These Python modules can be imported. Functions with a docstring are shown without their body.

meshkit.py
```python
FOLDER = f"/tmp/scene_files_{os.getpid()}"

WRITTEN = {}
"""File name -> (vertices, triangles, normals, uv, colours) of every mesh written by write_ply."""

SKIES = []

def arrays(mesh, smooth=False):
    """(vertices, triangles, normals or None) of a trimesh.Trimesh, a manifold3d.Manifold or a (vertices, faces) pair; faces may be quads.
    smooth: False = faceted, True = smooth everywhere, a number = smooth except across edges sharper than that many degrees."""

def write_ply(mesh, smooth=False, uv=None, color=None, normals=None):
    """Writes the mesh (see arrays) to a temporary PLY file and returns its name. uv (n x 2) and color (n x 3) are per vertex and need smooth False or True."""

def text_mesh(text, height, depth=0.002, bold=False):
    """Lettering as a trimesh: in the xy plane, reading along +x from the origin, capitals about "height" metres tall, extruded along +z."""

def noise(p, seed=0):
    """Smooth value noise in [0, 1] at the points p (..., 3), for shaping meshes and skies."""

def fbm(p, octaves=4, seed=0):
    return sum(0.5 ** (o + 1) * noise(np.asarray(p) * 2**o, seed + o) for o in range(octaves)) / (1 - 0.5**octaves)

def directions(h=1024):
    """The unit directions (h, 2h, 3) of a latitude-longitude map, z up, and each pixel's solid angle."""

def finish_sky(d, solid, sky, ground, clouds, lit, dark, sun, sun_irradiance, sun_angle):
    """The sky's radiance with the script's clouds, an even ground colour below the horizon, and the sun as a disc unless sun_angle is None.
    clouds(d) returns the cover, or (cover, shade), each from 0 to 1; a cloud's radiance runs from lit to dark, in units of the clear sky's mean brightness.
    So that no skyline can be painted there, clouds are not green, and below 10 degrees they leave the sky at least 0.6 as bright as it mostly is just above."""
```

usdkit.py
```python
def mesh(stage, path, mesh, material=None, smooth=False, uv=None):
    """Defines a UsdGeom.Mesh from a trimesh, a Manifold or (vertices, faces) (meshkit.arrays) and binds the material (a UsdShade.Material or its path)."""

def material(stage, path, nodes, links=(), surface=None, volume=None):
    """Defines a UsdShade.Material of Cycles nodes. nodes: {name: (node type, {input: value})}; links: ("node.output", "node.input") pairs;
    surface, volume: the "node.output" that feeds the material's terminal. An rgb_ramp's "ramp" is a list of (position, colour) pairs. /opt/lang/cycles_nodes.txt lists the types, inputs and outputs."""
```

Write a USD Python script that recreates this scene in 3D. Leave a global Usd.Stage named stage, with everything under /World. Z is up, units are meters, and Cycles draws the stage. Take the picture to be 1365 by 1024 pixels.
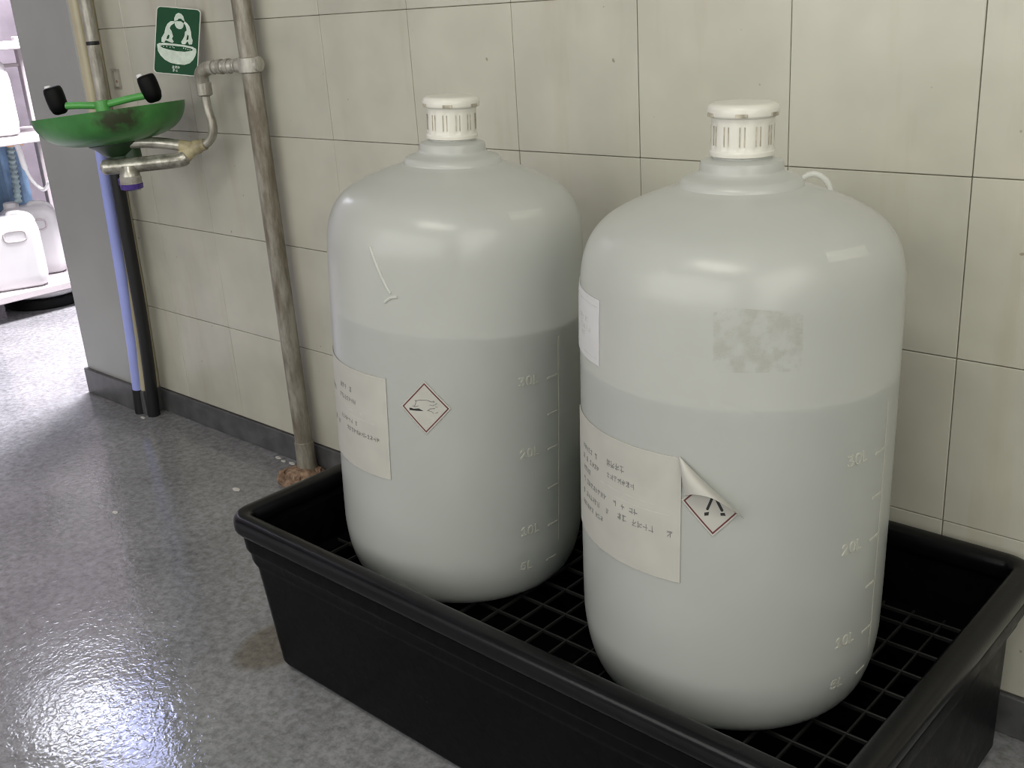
import math, random, numpy as np, trimesh, manifold3d as m3, shapely.geometry as sg
from shapely import affinity
from shapely.ops import unary_union
from pxr import Usd, UsdGeom, UsdLux, UsdShade, Gf, Sdf, Vt
import usdkit, meshkit
random.seed(4); rng = np.random.default_rng(4)

stage = Usd.Stage.CreateInMemory()
UsdGeom.SetStageUpAxis(stage, UsdGeom.Tokens.z); UsdGeom.SetStageMetersPerUnit(stage, 1.0)
UsdGeom.Xform.Define(stage, '/World'); UsdGeom.Scope.Define(stage, '/World/Looks')

# ------------------------------------------------------------------ camera
EYE = (1.745, -1.356, 1.031)
R_ = (0.7383, 0.6710, -0.0628); U_ = (-0.18680, 0.29369, 0.93747); F_ = (-0.64798, 0.68042, -0.34228)
cam = UsdGeom.Camera.Define(stage, '/World/camera')
cam.AddTransformOp().Set(Gf.Matrix4d(*R_, 0, *U_, 0, -F_[0], -F_[1], -F_[2], 0, *EYE, 1))
cam.CreateHorizontalApertureAttr(36.0); cam.CreateVerticalApertureAttr(36.0 * 1024 / 1365)
cam.CreateFocalLengthAttr(1402.0 / 1365 * 36.0); cam.CreateClippingRangeAttr(Gf.Vec2f(0.05, 60))
cam.CreateExposureAttr(0.16)

# ------------------------------------------------------------------ lights
def rect_light(name, eye, target, w, h, watts, col):
    l = UsdLux.RectLight.Define(stage, '/World/' + name)
    m = Gf.Matrix4d().SetLookAt(Gf.Vec3d(*eye), Gf.Vec3d(*target), Gf.Vec3d(0.01, 1, 0.02)).GetInverse()
    l.AddTransformOp().Set(m)
    l.CreateWidthAttr(w); l.CreateHeightAttr(h); l.CreateIntensityAttr(watts); l.CreateColorAttr(Gf.Vec3f(*col))
    return l
rect_light('ceiling_lamp_light', (1.5, -1.9, 2.66), (1.5, -1.9, 0), 1.3, 0.6, 8, (1.0, 0.98, 0.89))
rect_light('front_fill_light', (0.9, -3.05, 1.35), (0.9, 0, 1.1), 3.4, 1.8, 2.05, (1.0, 1.0, 0.96))  # added soft fill from behind the camera, not a real window
rect_light('side_fill_light', (3.15, -1.4, 1.3), (0, -1.0, 0.8), 2.4, 1.8, 2.5, (1.0, 0.98, 0.90))  # fill added on the right to even out carboy shading, no known window
rect_light('yard_lamp_light', (-3.0, 0.32, 2.25), (0.0, -0.75, 0.2), 0.24, 0.38, 17, (0.84, 0.87, 1.0))
rect_light('yard_window_light', (-2.62, 0.52, 2.32), (0.0, -0.75, 0.2), 0.45, 0.5, 11, (0.50, 0.56, 1.0))
rect_light('yard_skylight_light', (-1.75, 0.85, 2.5), (-2.3, 0.2, 0.3), 0.8, 0.8, 130, (0.98, 0.93, 1.0))

# ------------------------------------------------------------------ helpers
used = {}
def numbered(path):
    n = used.get(path, 0); used[path] = n + 1
    return path if n == 0 else '%s_%03d' % (path, n)
def put(prim, label=None, cat=None, group=None, kind=None):
    for k, v in (('label', label), ('category', cat), ('group', group), ('kind', kind)):
        if v: prim.SetCustomDataByKey(k, v)
    return prim
def thing(name, label, cat, mat4=None, group=None, loc=(0, 0, 0)):
    x = UsdGeom.Xform.Define(stage, numbered('/World/' + name))
    if mat4 is not None: x.AddTransformOp().Set(Gf.Matrix4d(*np.asarray(mat4, float).T.ravel()))
    else: x.AddTranslateOp().Set(Gf.Vec3d(*map(float, loc)))
    return put(x.GetPrim(), label, cat, group)
def obj(name, mesh, mat, parent=None, label=None, cat=None, group=None, kind=None, smooth=35):
    base = parent.GetPath().pathString if parent is not None else '/World'
    if isinstance(mesh, (list, tuple)) and len(mesh) and hasattr(mesh[0], 'vertices'): mesh = trimesh.util.concatenate(list(mesh))
    g = usdkit.mesh(stage, numbered(base + '/' + name), mesh, mat, smooth=smooth)
    return put(g.GetPrim(), label, cat, group, kind)
def struct(name, mesh, mat, smooth=False):
    return obj(name, mesh, mat, kind='structure', smooth=smooth)
def bx(x0, x1, y0, y1, z0, z1, b=0.0):
    """Box with chamfered edges."""
    if b <= 0:
        m = trimesh.creation.box((x1 - x0, y1 - y0, z1 - z0)); m.apply_translation(((x0 + x1) / 2, (y0 + y1) / 2, (z0 + z1) / 2)); return m
    pts = []
    for sx in (0, 1):
        for sy in (0, 1):
            for sz in (0, 1):
                X = (x0 if sx == 0 else x1); Y = (y0 if sy == 0 else y1); Z = (z0 if sz == 0 else z1)
                dx = b if sx == 0 else -b; dy = b if sy == 0 else -b; dz = b if sz == 0 else -b
                pts += [(X, Y + dy, Z + dz), (X + dx, Y, Z + dz), (X + dx, Y + dy, Z)]
    return trimesh.convex.convex_hull(np.array(pts))
def lathe(profile, n=64):
    """Closed lathe of (r, z) going from the bottom axis outward and up to the top axis."""
    pr = [tuple(p) for p in profile]; V, F, rows = [], [], []
    for r, z in pr:
        if r < 1e-6: rows.append([len(V)]); V.append((0, 0, z))
        else:
            rows.append(list(range(len(V), len(V) + n)))
            V += [(r * math.cos(2 * math.pi * k / n), r * math.sin(2 * math.pi * k / n), z) for k in range(n)]
    for a, b in zip(rows[:-1], rows[1:]):
        for k in range(n):
            k2 = (k + 1) % n
            if len(a) == 1 and len(b) == 1: continue
            if len(a) == 1: F.append((a[0], b[k2], b[k]))
            elif len(b) == 1: F.append((a[k], a[k2], b[0]))
            else: F += [(a[k], a[k2], b[k2]), (a[k], b[k2], b[k])]
    return trimesh.Trimesh(np.array(V, float), np.array(F), process=False)
def frame_to(mesh, origin, axis, xref=(1, 0, 0)):
    """Places a mesh built along +z so that z runs along axis."""
    z = np.asarray(axis, float); z /= np.linalg.norm(z)
    x = np.asarray(xref, float); x = x - z * (x @ z); x /= np.linalg.norm(x); y = np.cross(z, x)
    M = np.eye(4); M[:3, 0], M[:3, 1], M[:3, 2], M[:3, 3] = x, y, z, origin
    m = mesh.copy(); m.apply_transform(M); return m
def spline(pts, n=8):
    p = np.asarray(pts, float); P = np.vstack([2 * p[0] - p[1], p, 2 * p[-1] - p[-2]]); out = []
    for i in range(1, len(P) - 2):
        for t in np.linspace(0, 1, n, endpoint=False):
            a, b, c, d = P[i - 1:i + 3]
            out.append(0.5 * (2 * b + (c - a) * t + (2 * a - 5 * b + 4 * c - d) * t * t + (3 * b - a - 3 * c + d) * t ** 3))
    return np.array(out + [p[-1]])
def tube(path, r, n=20, cap=0.0):
    """Swept tube with rounded ends; r a number or one per point."""
    p = np.asarray(path, float); r = np.broadcast_to(np.asarray(r, float), len(p)).copy()
    t = np.gradient(p, axis=0); t /= np.linalg.norm(t, axis=1)[:, None]
    if cap > 0:
        p = np.vstack([p[0] - t[0] * cap, p, p[-1] + t[-1] * cap]); r = np.r_[r[0] * 0.6, r, r[-1] * 0.6]; t = np.vstack([t[0], t, t[-1]])
    ref = np.array([0, 0, 1.0]) if abs(t[0][2]) < 0.8 else np.array([1.0, 0, 0])
    x = np.cross(t[0], ref); x /= np.linalg.norm(x); V, F = [], []
    for i in range(len(p)):
        x = x - t[i] * (x @ t[i]); x /= np.linalg.norm(x); y = np.cross(t[i], x)
        for k in range(n):
            a = 2 * math.pi * k / n; V.append(p[i] + r[i] * (math.cos(a) * x + math.sin(a) * y))
    for i in range(len(p) - 1):
        for k in range(n):
            a, b, c, d = i * n + k, i * n + (k + 1) % n, (i + 1) * n + (k + 1) % n, (i + 1) * n + k
            F += [(a, b, c), (a, c, d)]
    V += [p[0], p[-1]]; e = len(V)
    for k in range(n):
        F += [(e - 2, (k + 1) % n, k), (e - 1, (len(p) - 1) * n + k, (len(p) - 1) * n + (k + 1) % n)]
    return trimesh.Trimesh(np.array(V), np.array(F), process=False)
def rrect(x0, x1, y0, y1, r, n=8):
    out = []
    for cx, cy, a0 in ((x1 - r, y1 - r, 0), (x0 + r, y1 - r, 90), (x0 + r, y0 + r, 180), (x1 - r, y0 + r, 270)):
        for k in range(n + 1):
            a = math.radians(a0 + 90 * k / n); out.append((cx + r * math.cos(a), cy + r * math.sin(a)))
    return np.array(out)
def loft(sections):
    """Sections are closed loops (same count) with z; closed at both ends."""
    V, F = [], []; n = len(sections[0][0])
    for loop, z in sections: V += [(x, y, z) for x, y in loop]
    for i in range(len(sections) - 1):
        for k in range(n):
            a, b, c, d = i * n + k, i * n + (k + 1) % n, (i + 1) * n + (k + 1) % n, (i + 1) * n + k
            F += [(a, b, c), (a, c, d)]
    for i, flip in ((0, True), (len(sections) - 1, False)):
        c = np.mean(np.array(V[i * n:(i + 1) * n]), axis=0); V.append(tuple(c)); e = len(V) - 1
        for k in range(n):
            f = (e, i * n + k, i * n + (k + 1) % n); F.append(f[::-1] if flip else f)
    return trimesh.Trimesh(np.array(V, float), np.array(F), process=False)
def extrude(poly, depth):
    gs = getattr(poly, 'geoms', [poly])
    return trimesh.util.concatenate([trimesh.creation.extrude_polygon(g, depth, engine='earcut') for g in gs if g.area > 1e-10])
def stroke(pts, w): return sg.LineString(pts).buffer(w / 2, cap_style='round', quad_segs=3)
def glyph(s, r):
    """One illegible squarish written character, s tall."""
    ls = []
    for k in range(r.integers(2, 4)): y = s * r.uniform(0.05, 0.95); ls.append(sg.LineString([(0.05 * s, y), (s * r.uniform(0.6, 0.85), y)]))
    for k in range(r.integers(1, 3)): x = s * r.uniform(0.1, 0.75); ls.append(sg.LineString([(x, 0), (x + s * r.uniform(-.08, .08), s)]))
    if r.random() < 0.5: ls.append(sg.LineString([(0.1 * s, 0.1 * s), (0.75 * s, 0.8 * s)]))
    return unary_union([l.buffer(s * 0.055, quad_segs=1) for l in ls])
def writing(length, s, seed, gap=0.15):
    r = np.random.default_rng(seed); gs, x = [], 0.0
    while x + s * 0.8 < length:
        if r.random() > gap: gs.append(affinity.translate(glyph(s, r), x, 0))
        x += s * 0.98
    return unary_union(gs)

# ------------------------------------------------------------------ materials
def mat(name, nodes, links, surface='p.BSDF'): return usdkit.material(stage, '/World/Looks/' + name, nodes, links, surface=surface)
def plain(name, col, rough=0.5, metal=0.0, spec=0.5, var=0.08, scale=12.0, bump=0.0, bscale=60.0, extra=None):
    """Principled colour with a little noise variation and optional bump."""
    c = np.array(col); n = {'tc': ('texture_coordinate', {}), 'n': ('noise_texture', {'scale': scale, 'detail': 4.0}),
         'r': ('rgb_ramp', {'ramp': [(0.3, tuple(c * (1 - var))), (0.7, tuple(np.minimum(1, c * (1 + var))))]}),
         'p': ('principled_bsdf', {'roughness': rough, 'metallic': metal, 'specular_ior_level': spec, **(extra or {})})}
    l = [('tc.object', 'n.vector'), ('n.fac', 'r.fac'), ('r.color', 'p.base_color')]
    if bump:
        n['bn'] = ('noise_texture', {'scale': bscale, 'detail': 2.0}); n['b'] = ('bump', {'strength': bump, 'distance': 0.002})
        l += [('tc.object', 'bn.vector'), ('bn.fac', 'b.height'), ('b.normal', 'p.normal')]
    return mat(name, n, l)

tile_mats = []
for i, t in enumerate([(0.50, 0.488, 0.415), (0.488, 0.477, 0.405), (0.51, 0.496, 0.42)]):
    c = np.array(t)
    tile_mats.append(mat('wall_tile_%d' % i, {
        'g': ('geometry', {}), 'mp': ('mapping', {'scale': (14.0, 14.0, 1.6)}), 'st': ('noise_texture', {'scale': 1.0, 'detail': 5.0, 'roughness': 0.6}),
        'cl': ('noise_texture', {'scale': 7.0, 'detail': 3.0}),
        'r1': ('rgb_ramp', {'ramp': [(0.35, tuple(c * 0.93)), (0.65, tuple(c * 1.05))]}),
        'r2': ('rgb_ramp', {'ramp': [(0.56, (1, 1, 1)), (0.72, (0.91, 0.86, 0.79))]}),
        'm': ('mix', {'mix_type': 'multiply', 'fac': 0.65}),
        'sp': ('noise_texture', {'scale': 55.0, 'detail': 1.0}), 'r3': ('rgb_ramp', {'ramp': [(0.775, (1, 1, 1)), (0.80, (0.45, 0.38, 0.3))]}),
        'm2': ('mix', {'mix_type': 'multiply', 'fac': 0.7}),
        'bn': ('noise_texture', {'scale': 9.0, 'detail': 1.0}), 'b': ('bump', {'strength': 0.25, 'distance': 0.004}),
        'p': ('principled_bsdf', {'roughness': 0.22, 'specular_ior_level': 0.45})},
        [('g.position', 'mp.vector'), ('mp.vector', 'st.vector'), ('g.position', 'cl.vector'), ('cl.fac', 'r1.fac'), ('st.fac', 'r2.fac'),
         ('r1.color', 'm.color1'), ('r2.color', 'm.color2'), ('g.position', 'sp.vector'), ('sp.fac', 'r3.fac'), ('m.color', 'm2.color1'), ('r3.color', 'm2.color2'),
         ('m2.color', 'p.base_color'), ('g.position', 'bn.vector'), ('bn.fac', 'b.height'), ('b.normal', 'p.normal')]))
grout = plain('grout', (0.30, 0.27, 0.21), 0.9, var=0.35, scale=25)
paint_panel = plain('panel_paint', (0.31, 0.318, 0.302), 0.35, var=0.05, scale=5)
trim_beige = plain('trim_beige', (0.47, 0.42, 0.29), 0.3, var=0.08, scale=9)
skirting = plain('skirting_grey', (0.085, 0.085, 0.088), 0.4, var=0.3, scale=20, bump=0.2)
ceiling_m = plain('ceiling_white', (0.42, 0.42, 0.40), 0.8)
yard_wall = plain('yard_wall', (0.115, 0.10, 0.115), 0.8, var=0.35, scale=5)
floor_m = mat('floor_epoxy', {
    'g': ('geometry', {}), 'n1': ('noise_texture', {'scale': 3.0, 'detail': 6.0, 'roughness': 0.65}), 'n2': ('noise_texture', {'scale': 60.0, 'detail': 4.0, 'roughness': 0.7}),
    'r1': ('rgb_ramp', {'ramp': [(0.30, (0.190, 0.192, 0.200)), (0.55, (0.262, 0.264, 0.275)), (0.75, (0.320, 0.321, 0.328))]}),
    'r2': ('rgb_ramp', {'ramp': [(0.32, (0.62, 0.61, 0.60)), (0.62, (1.15, 1.15, 1.15))]}), 'm': ('mix', {'mix_type': 'multiply', 'fac': 1.0}),
    'n3': ('noise_texture', {'scale': 2.2, 'detail': 2.0}), 'r3': ('rgb_ramp', {'ramp': [(0.35, (0.075, 0.075, 0.075)), (0.65, (0.16, 0.16, 0.16))]}),
    'mp': ('mapping', {'location': (-.335 * 11, .50 * 7.5, 0), 'scale': (11.0, 7.5, 1.0)}), 'gr': ('gradient_texture', {'gradient_type': 'spherical'}), 'mu': ('math', {'math_type': 'multiply'}), 'sr': ('rgb_ramp', {'ramp': [(0.10, (1, 1, 1)), (0.17, (0.66, 0.60, 0.50))]}), 'ms': ('mix', {'mix_type': 'multiply', 'fac': 1.0}),
    'd': ('noise_texture', {'scale': 95.0, 'detail': 1.5, 'distortion': 0.8}), 'b': ('bump', {'strength': 0.30, 'distance': 0.0016}),
    'd2': ('noise_texture', {'scale': 9.0, 'detail': 2.0}), 'b2': ('bump', {'strength': 0.25, 'distance': 0.004}),
    'p': ('principled_bsdf', {'specular_ior_level': 0.5})},
    [('g.position', 'n1.vector'), ('g.position', 'n2.vector'), ('n1.fac', 'r1.fac'), ('n2.fac', 'r2.fac'), ('r1.color', 'm.color1'), ('r2.color', 'm.color2'), ('m.color', 'ms.color1'), ('ms.color', 'p.base_color'),
     ('g.position', 'mp.vector'), ('mp.vector', 'gr.vector'), ('gr.fac', 'mu.value1'), ('n1.fac', 'mu.value2'), ('mu.value', 'sr.fac'), ('sr.color', 'ms.color2'),
     ('g.position', 'n3.vector'), ('n3.fac', 'r3.fac'), ('r3.color', 'p.roughness'), ('g.position', 'd.vector'), ('d.fac', 'b.height'),
     ('g.position', 'd2.vector'), ('d2.fac', 'b2.height'), ('b2.normal', 'b.normal'), ('b.normal', 'p.normal')])

def hdpe(name, dcol, tcol, ftrans, rough):
    return mat(name, {'tc': ('texture_coordinate', {}), 'n': ('noise_texture', {'scale': 9.0, 'detail': 4.0}), 'r': ('rgb_ramp', {'ramp': [(0.35, tuple(np.array(dcol) * 0.95)), (0.7, dcol)]}),
        'd': ('diffuse_bsdf', {}), 't': ('translucent_bsdf', {'color': tcol}), 'm': ('mix_closure', {'fac': ftrans}), 'bn': ('noise_texture', {'scale': 45.0, 'detail': 1.0}), 'b': ('bump', {'strength': 0.06, 'distance': 0.002}),
        'f': ('fresnel', {'IOR': 1.45}), 'gl': ('glossy_bsdf', {'color': (1, 1, 1), 'roughness': rough}), 'o': ('mix_closure', {})},
        [('tc.object', 'n.vector'), ('n.fac', 'r.fac'), ('r.color', 'd.color'), ('d.BSDF', 'm.closure1'), ('t.BSDF', 'm.closure2'), ('tc.object', 'bn.vector'), ('bn.fac', 'b.height'), ('b.normal', 'gl.normal'),
         ('f.fac', 'o.fac'), ('m.closure', 'o.closure1'), ('gl.BSDF', 'o.closure2')], surface='o.closure')
shell_m = hdpe('milky_plastic', (0.935, 0.94, 0.90), (0.955, 0.965, 0.935), 0.60, 0.26)
emboss_m = hdpe('embossed_plastic', (0.88, 0.875, 0.80), (0.91, 0.91, 0.85), 0.6, 0.3)
white_cap = plain('cap_plastic', (0.66, 0.645, 0.585), 0.28, var=0.04, scale=30)
cap_dirt = plain('cap_grime', (0.40, 0.37, 0.30), 0.7, var=0.4, scale=90)
liquid_m = mat('clear_liquid', {'d': ('diffuse_bsdf', {'color': (0.20, 0.30, 0.29)}), 't': ('translucent_bsdf', {'color': (0.28, 0.40, 0.39)}), 'm': ('mix_closure', {'fac': 0.55})},
               [('d.BSDF', 'm.closure1'), ('t.BSDF', 'm.closure2')], surface='m.closure')
paper = plain('label_paper', (0.435, 0.425, 0.39), 0.6, var=0.05, scale=22)
paper_bright = plain('label_paper_white', (0.58, 0.575, 0.585), 0.5, var=0.03, scale=22)
ink = plain('ink_grey', (0.20, 0.20, 0.19), 0.8, var=0.3, scale=200)
ink_faint = plain('ink_faint', (0.50, 0.49, 0.47), 0.8, var=0.1, scale=100)
ink_black = plain('ink_black', (0.02, 0.02, 0.02), 0.6)
ink_red = plain('border_maroon', (0.12, 0.035, 0.04), 0.6, var=0.2, scale=60)
residue = mat('label_residue', {'tc': ('texture_coordinate', {}), 'n': ('noise_texture', {'scale': 55.0, 'detail': 5.0, 'roughness': 0.7}), 'r': ('rgb_ramp', {'ramp': [(0.42, (0.0, 0.0, 0.0)), (0.62, (0.11, 0.11, 0.11))]}),
    'tr': ('transparent_bsdf', {}), 'd': ('diffuse_bsdf', {'color': (0.42, 0.41, 0.35)}), 'm': ('mix_closure', {})},
    [('tc.object', 'n.vector'), ('n.fac', 'r.fac'), ('r.color', 'm.fac'), ('tr.BSDF', 'm.closure1'), ('d.BSDF', 'm.closure2')], surface='m.closure')
black_plastic = mat('black_plastic', {'g': ('geometry', {}), 'n': ('noise_texture', {'scale': 16.0, 'detail': 6.0, 'roughness': 0.7}), 'r': ('rgb_ramp', {'ramp': [(0.4, (0.0018, 0.0018, 0.0024)), (0.66, (0.0028, 0.0028, 0.0034)), (0.85, (0.007, 0.007, 0.007))]}),
    'rr': ('rgb_ramp', {'ramp': [(0.35, (0.24, 0.24, 0.24)), (0.7, (0.42, 0.42, 0.42))]}), 'bn': ('noise_texture', {'scale': 120.0, 'detail': 2.0}), 'b': ('bump', {'strength': 0.12, 'distance': 0.001}),
    'p': ('principled_bsdf', {'specular_ior_level': 0.08})},
    [('g.position', 'n.vector'), ('n.fac', 'r.fac'), ('r.color', 'p.base_color'), ('n.fac', 'rr.fac'), ('rr.color', 'p.roughness'), ('g.position', 'bn.vector'), ('bn.fac', 'b.height'), ('b.normal', 'p.normal')])
rim_plastic = plain('rim_plastic', (0.0025, 0.0025, 0.0035), 0.24, spec=0.27, var=0.3, scale=30, bump=0.10, bscale=140)
grate_m = plain('grate_plastic', (0.012, 0.012, 0.012), 0.55, var=0.3, scale=30)
def metal_stained(name, a, b, rough, metal=0.6, sc=(40.0, 40.0, 9.0)):
    return mat(name, {'g': ('geometry', {}), 'mp': ('mapping', {'scale': sc}), 'n': ('noise_texture', {'scale': 1.0, 'detail': 6.0, 'roughness': 0.65}),
        'r': ('rgb_ramp', {'ramp': [(0.36, b), (0.5, tuple((np.array(a) + np.array(b)) / 2)), (0.62, a)]}), 'bn': ('noise_texture', {'scale': 90.0, 'detail': 3.0}), 'bu': ('bump', {'strength': 0.3, 'distance': 0.001}),
        'p': ('principled_bsdf', {'roughness': rough, 'metallic': metal})},
        [('g.position', 'mp.vector'), ('mp.vector', 'n.vector'), ('n.fac', 'r.fac'), ('r.color', 'p.base_color'), ('g.position', 'bn.vector'), ('bn.fac', 'bu.height'), ('bu.normal', 'p.normal')])
galv = metal_stained('galvanised_stained', (0.36, 0.34, 0.29), (0.15, 0.125, 0.09), 0.45, 0.25)
galv_light = metal_stained('galvanised_light', (0.50, 0.48, 0.43), (0.22, 0.20, 0.16), 0.38, 0.35)
steel = metal_stained('dirty_chrome', (0.55, 0.53, 0.47), (0.16, 0.15, 0.12), 0.3, 0.6, (25.0, 25.0, 25.0))
yellow_joint = metal_stained('yellowed_sealant', (0.48, 0.42, 0.26), (0.24, 0.20, 0.12), 0.5, 0.0, (30.0, 30.0, 30.0))
rust = metal_stained('rusted_flange', (0.42, 0.28, 0.19), (0.11, 0.065, 0.04), 0.8, 0.0, (45.0, 45.0, 45.0))
bowl_green = mat('green_bowl', {'g': ('geometry', {}), 'n': ('noise_texture', {'scale': 18.0, 'detail': 5.0}), 'r': ('rgb_ramp', {'ramp': [(0.35, (0.040, 0.175, 0.042)), (0.65, (0.062, 0.245, 0.058))]}),
    'mp': ('mapping', {'location': (0.376 * 13, 0.256 * 13, -0.850 * 21), 'scale': (13.0, 13.0, 21.0)}), 'gr': ('gradient_texture', {'gradient_type': 'spherical'}), 'sn': ('noise_texture', {'scale': 70.0, 'detail': 4.0}),
    'mu': ('math', {'math_type': 'multiply'}), 'sr': ('rgb_ramp', {'ramp': [(0.10, (0, 0, 0)), (0.36, (0.9, 0.9, 0.9))]}), 'mx': ('mix', {'color2': (0.040, 0.034, 0.024)}),
    'p': ('principled_bsdf', {'roughness': 0.35})},
    [('g.position', 'n.vector'), ('n.fac', 'r.fac'), ('g.position', 'mp.vector'), ('mp.vector', 'gr.vector'), ('g.position', 'sn.vector'), ('gr.fac', 'mu.value1'), ('sn.fac', 'mu.value2'), ('mu.value', 'sr.fac'), ('sr.color', 'mx.fac'), ('r.color', 'mx.color1'), ('mx.color', 'p.base_color')])
arm_green = plain('green_arm', (0.095, 0.36, 0.085), 0.3, var=0.15)
dark_green = plain('dark_green_plastic', (0.018, 0.045, 0.018), 0.45, var=0.3)
rubber = plain('black_rubber', (0.003, 0.003, 0.0035), 0.5, spec=0.15)
white_plastic = plain('white_plastic', (0.80, 0.80, 0.80), 0.35, var=0.02)
purple = plain('purple_plastic', (0.060, 0.032, 0.20), 0.2, var=0.2, scale=50)
clear_cup = plain('grey_cup', (0.30, 0.28, 0.25), 0.25, var=0.3, scale=60)
sign_green = plain('sign_green', (0.002, 0.055, 0.020), 0.45, spec=0.2, var=0.1, scale=30)
sign_white = plain('sign_print', (0.52, 0.60, 0.53), 0.4, var=0.12, scale=80)
sign_edge = plain('sign_edge', (0.55, 0.56, 0.52), 0.4)
reflection_strip = plain('painted_blue_reflection', (0.36, 0.41, 0.86), 0.3, var=0.06)  # blue light mirrored on the corner, put in as base colour
black_paint = plain('black_paint', (0.006, 0.006, 0.007), 0.5)
can_m = hdpe('jerrycan_plastic', (0.88, 0.87, 0.88), (0.9, 0.9, 0.9), 0.35, 0.3)
shelf_m = plain('shelf_grey', (0.48, 0.44, 0.45), 0.5, var=0.12, scale=8)
cloth_blue = plain('apron_blue', (0.10, 0.17, 0.26), 0.6, var=0.4, scale=14)
cloth_teal = plain('hose_teal', (0.27, 0.36, 0.38), 0.5, var=0.3, scale=40)
orange_m = plain('orange_plastic', (0.75, 0.38, 0.16), 0.5)
chip_m = plain('paint_chip', (0.62, 0.60, 0.56), 0.6)
stain_m = plain('damp_stain', (0.085, 0.075, 0.055), 0.35, var=0.3, scale=40)

# ------------------------------------------------------------------ setting
TW, TH, G = 0.2539, 0.24, 0.0012
struct('floor', bx(-3.4, 3.4, -3.2, 2.4, -0.06, 0.0), floor_m)
wb = struct('wall_back', bx(-0.97, 3.2, 0.0045, 0.12, 0.0, 2.7), grout)
for j in range(-7, 5):
    z0, z1 = 1.0272 - (j + 1) * TH, 1.0272 - j * TH
    if z0 < 0.05: continue
    z1 = min(z1, 2.7)
    for i in range(-4, 13):
        x0, x1 = max(i * TW, -0.97), min((i + 1) * TW, 3.2)
        if x1 - x0 < 0.03: continue
        dy = rng.uniform(-0.0004, 0.0004)
        t = bx(x0 + G / 2, x1 - G / 2, dy, 0.009, z0 + G / 2, z1 - G / 2, 0.0009)
        obj('tile', t, tile_mats[rng.integers(0, 3)], wb, smooth=False)
struct('baseboard_back', bx(-0.914, 3.2, -0.006, 0.0045, 0.0, 0.0655, 0.002), skirting)
# the painted wall end beside the doorway, its corner trim and its skirting
struct('wall_left', bx(-1.250, -0.928, -0.048, 2.3, 0.0, 2.7, 0.004), paint_panel)
tr = loft([(np.array(rrect(-0.957 + k, -0.920 + k, -0.054, 0.004, 0.014)), z) for k, z in ((0, 0), (.022, .34), (.033, .8), (.037, 1.1), (.037, 2.7))])
struct('trim_1', tr, trim_beige, smooth=30)
struct('baseboard_left', bx(-1.256, -0.950, -0.058, -0.04, 0.0, 0.078, 0.002), skirting)
struct('baseboard_trim', bx(-.948, -.914, -.058, .004, 0, .070, .002), skirting)
struct('ceiling', bx(-3.4, 3.4, -3.2, 2.4, 2.7, 2.78), ceiling_m)
struct('wall_front', bx(-3.4, 3.3, -3.2, -3.1, 0, 2.7), ceiling_m)
struct('wall_right', bx(3.2, 3.3, -3.1, 0.12, 0, 2.7), ceiling_m)
struct('wall_far', bx(-3.4, -3.3, -3.1, 2.4, 0, 2.7), yard_wall)
struct('wall_yard', bx(-3.3, -1.25, 2.3, 2.4, 0, 2.7), yard_wall)

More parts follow.
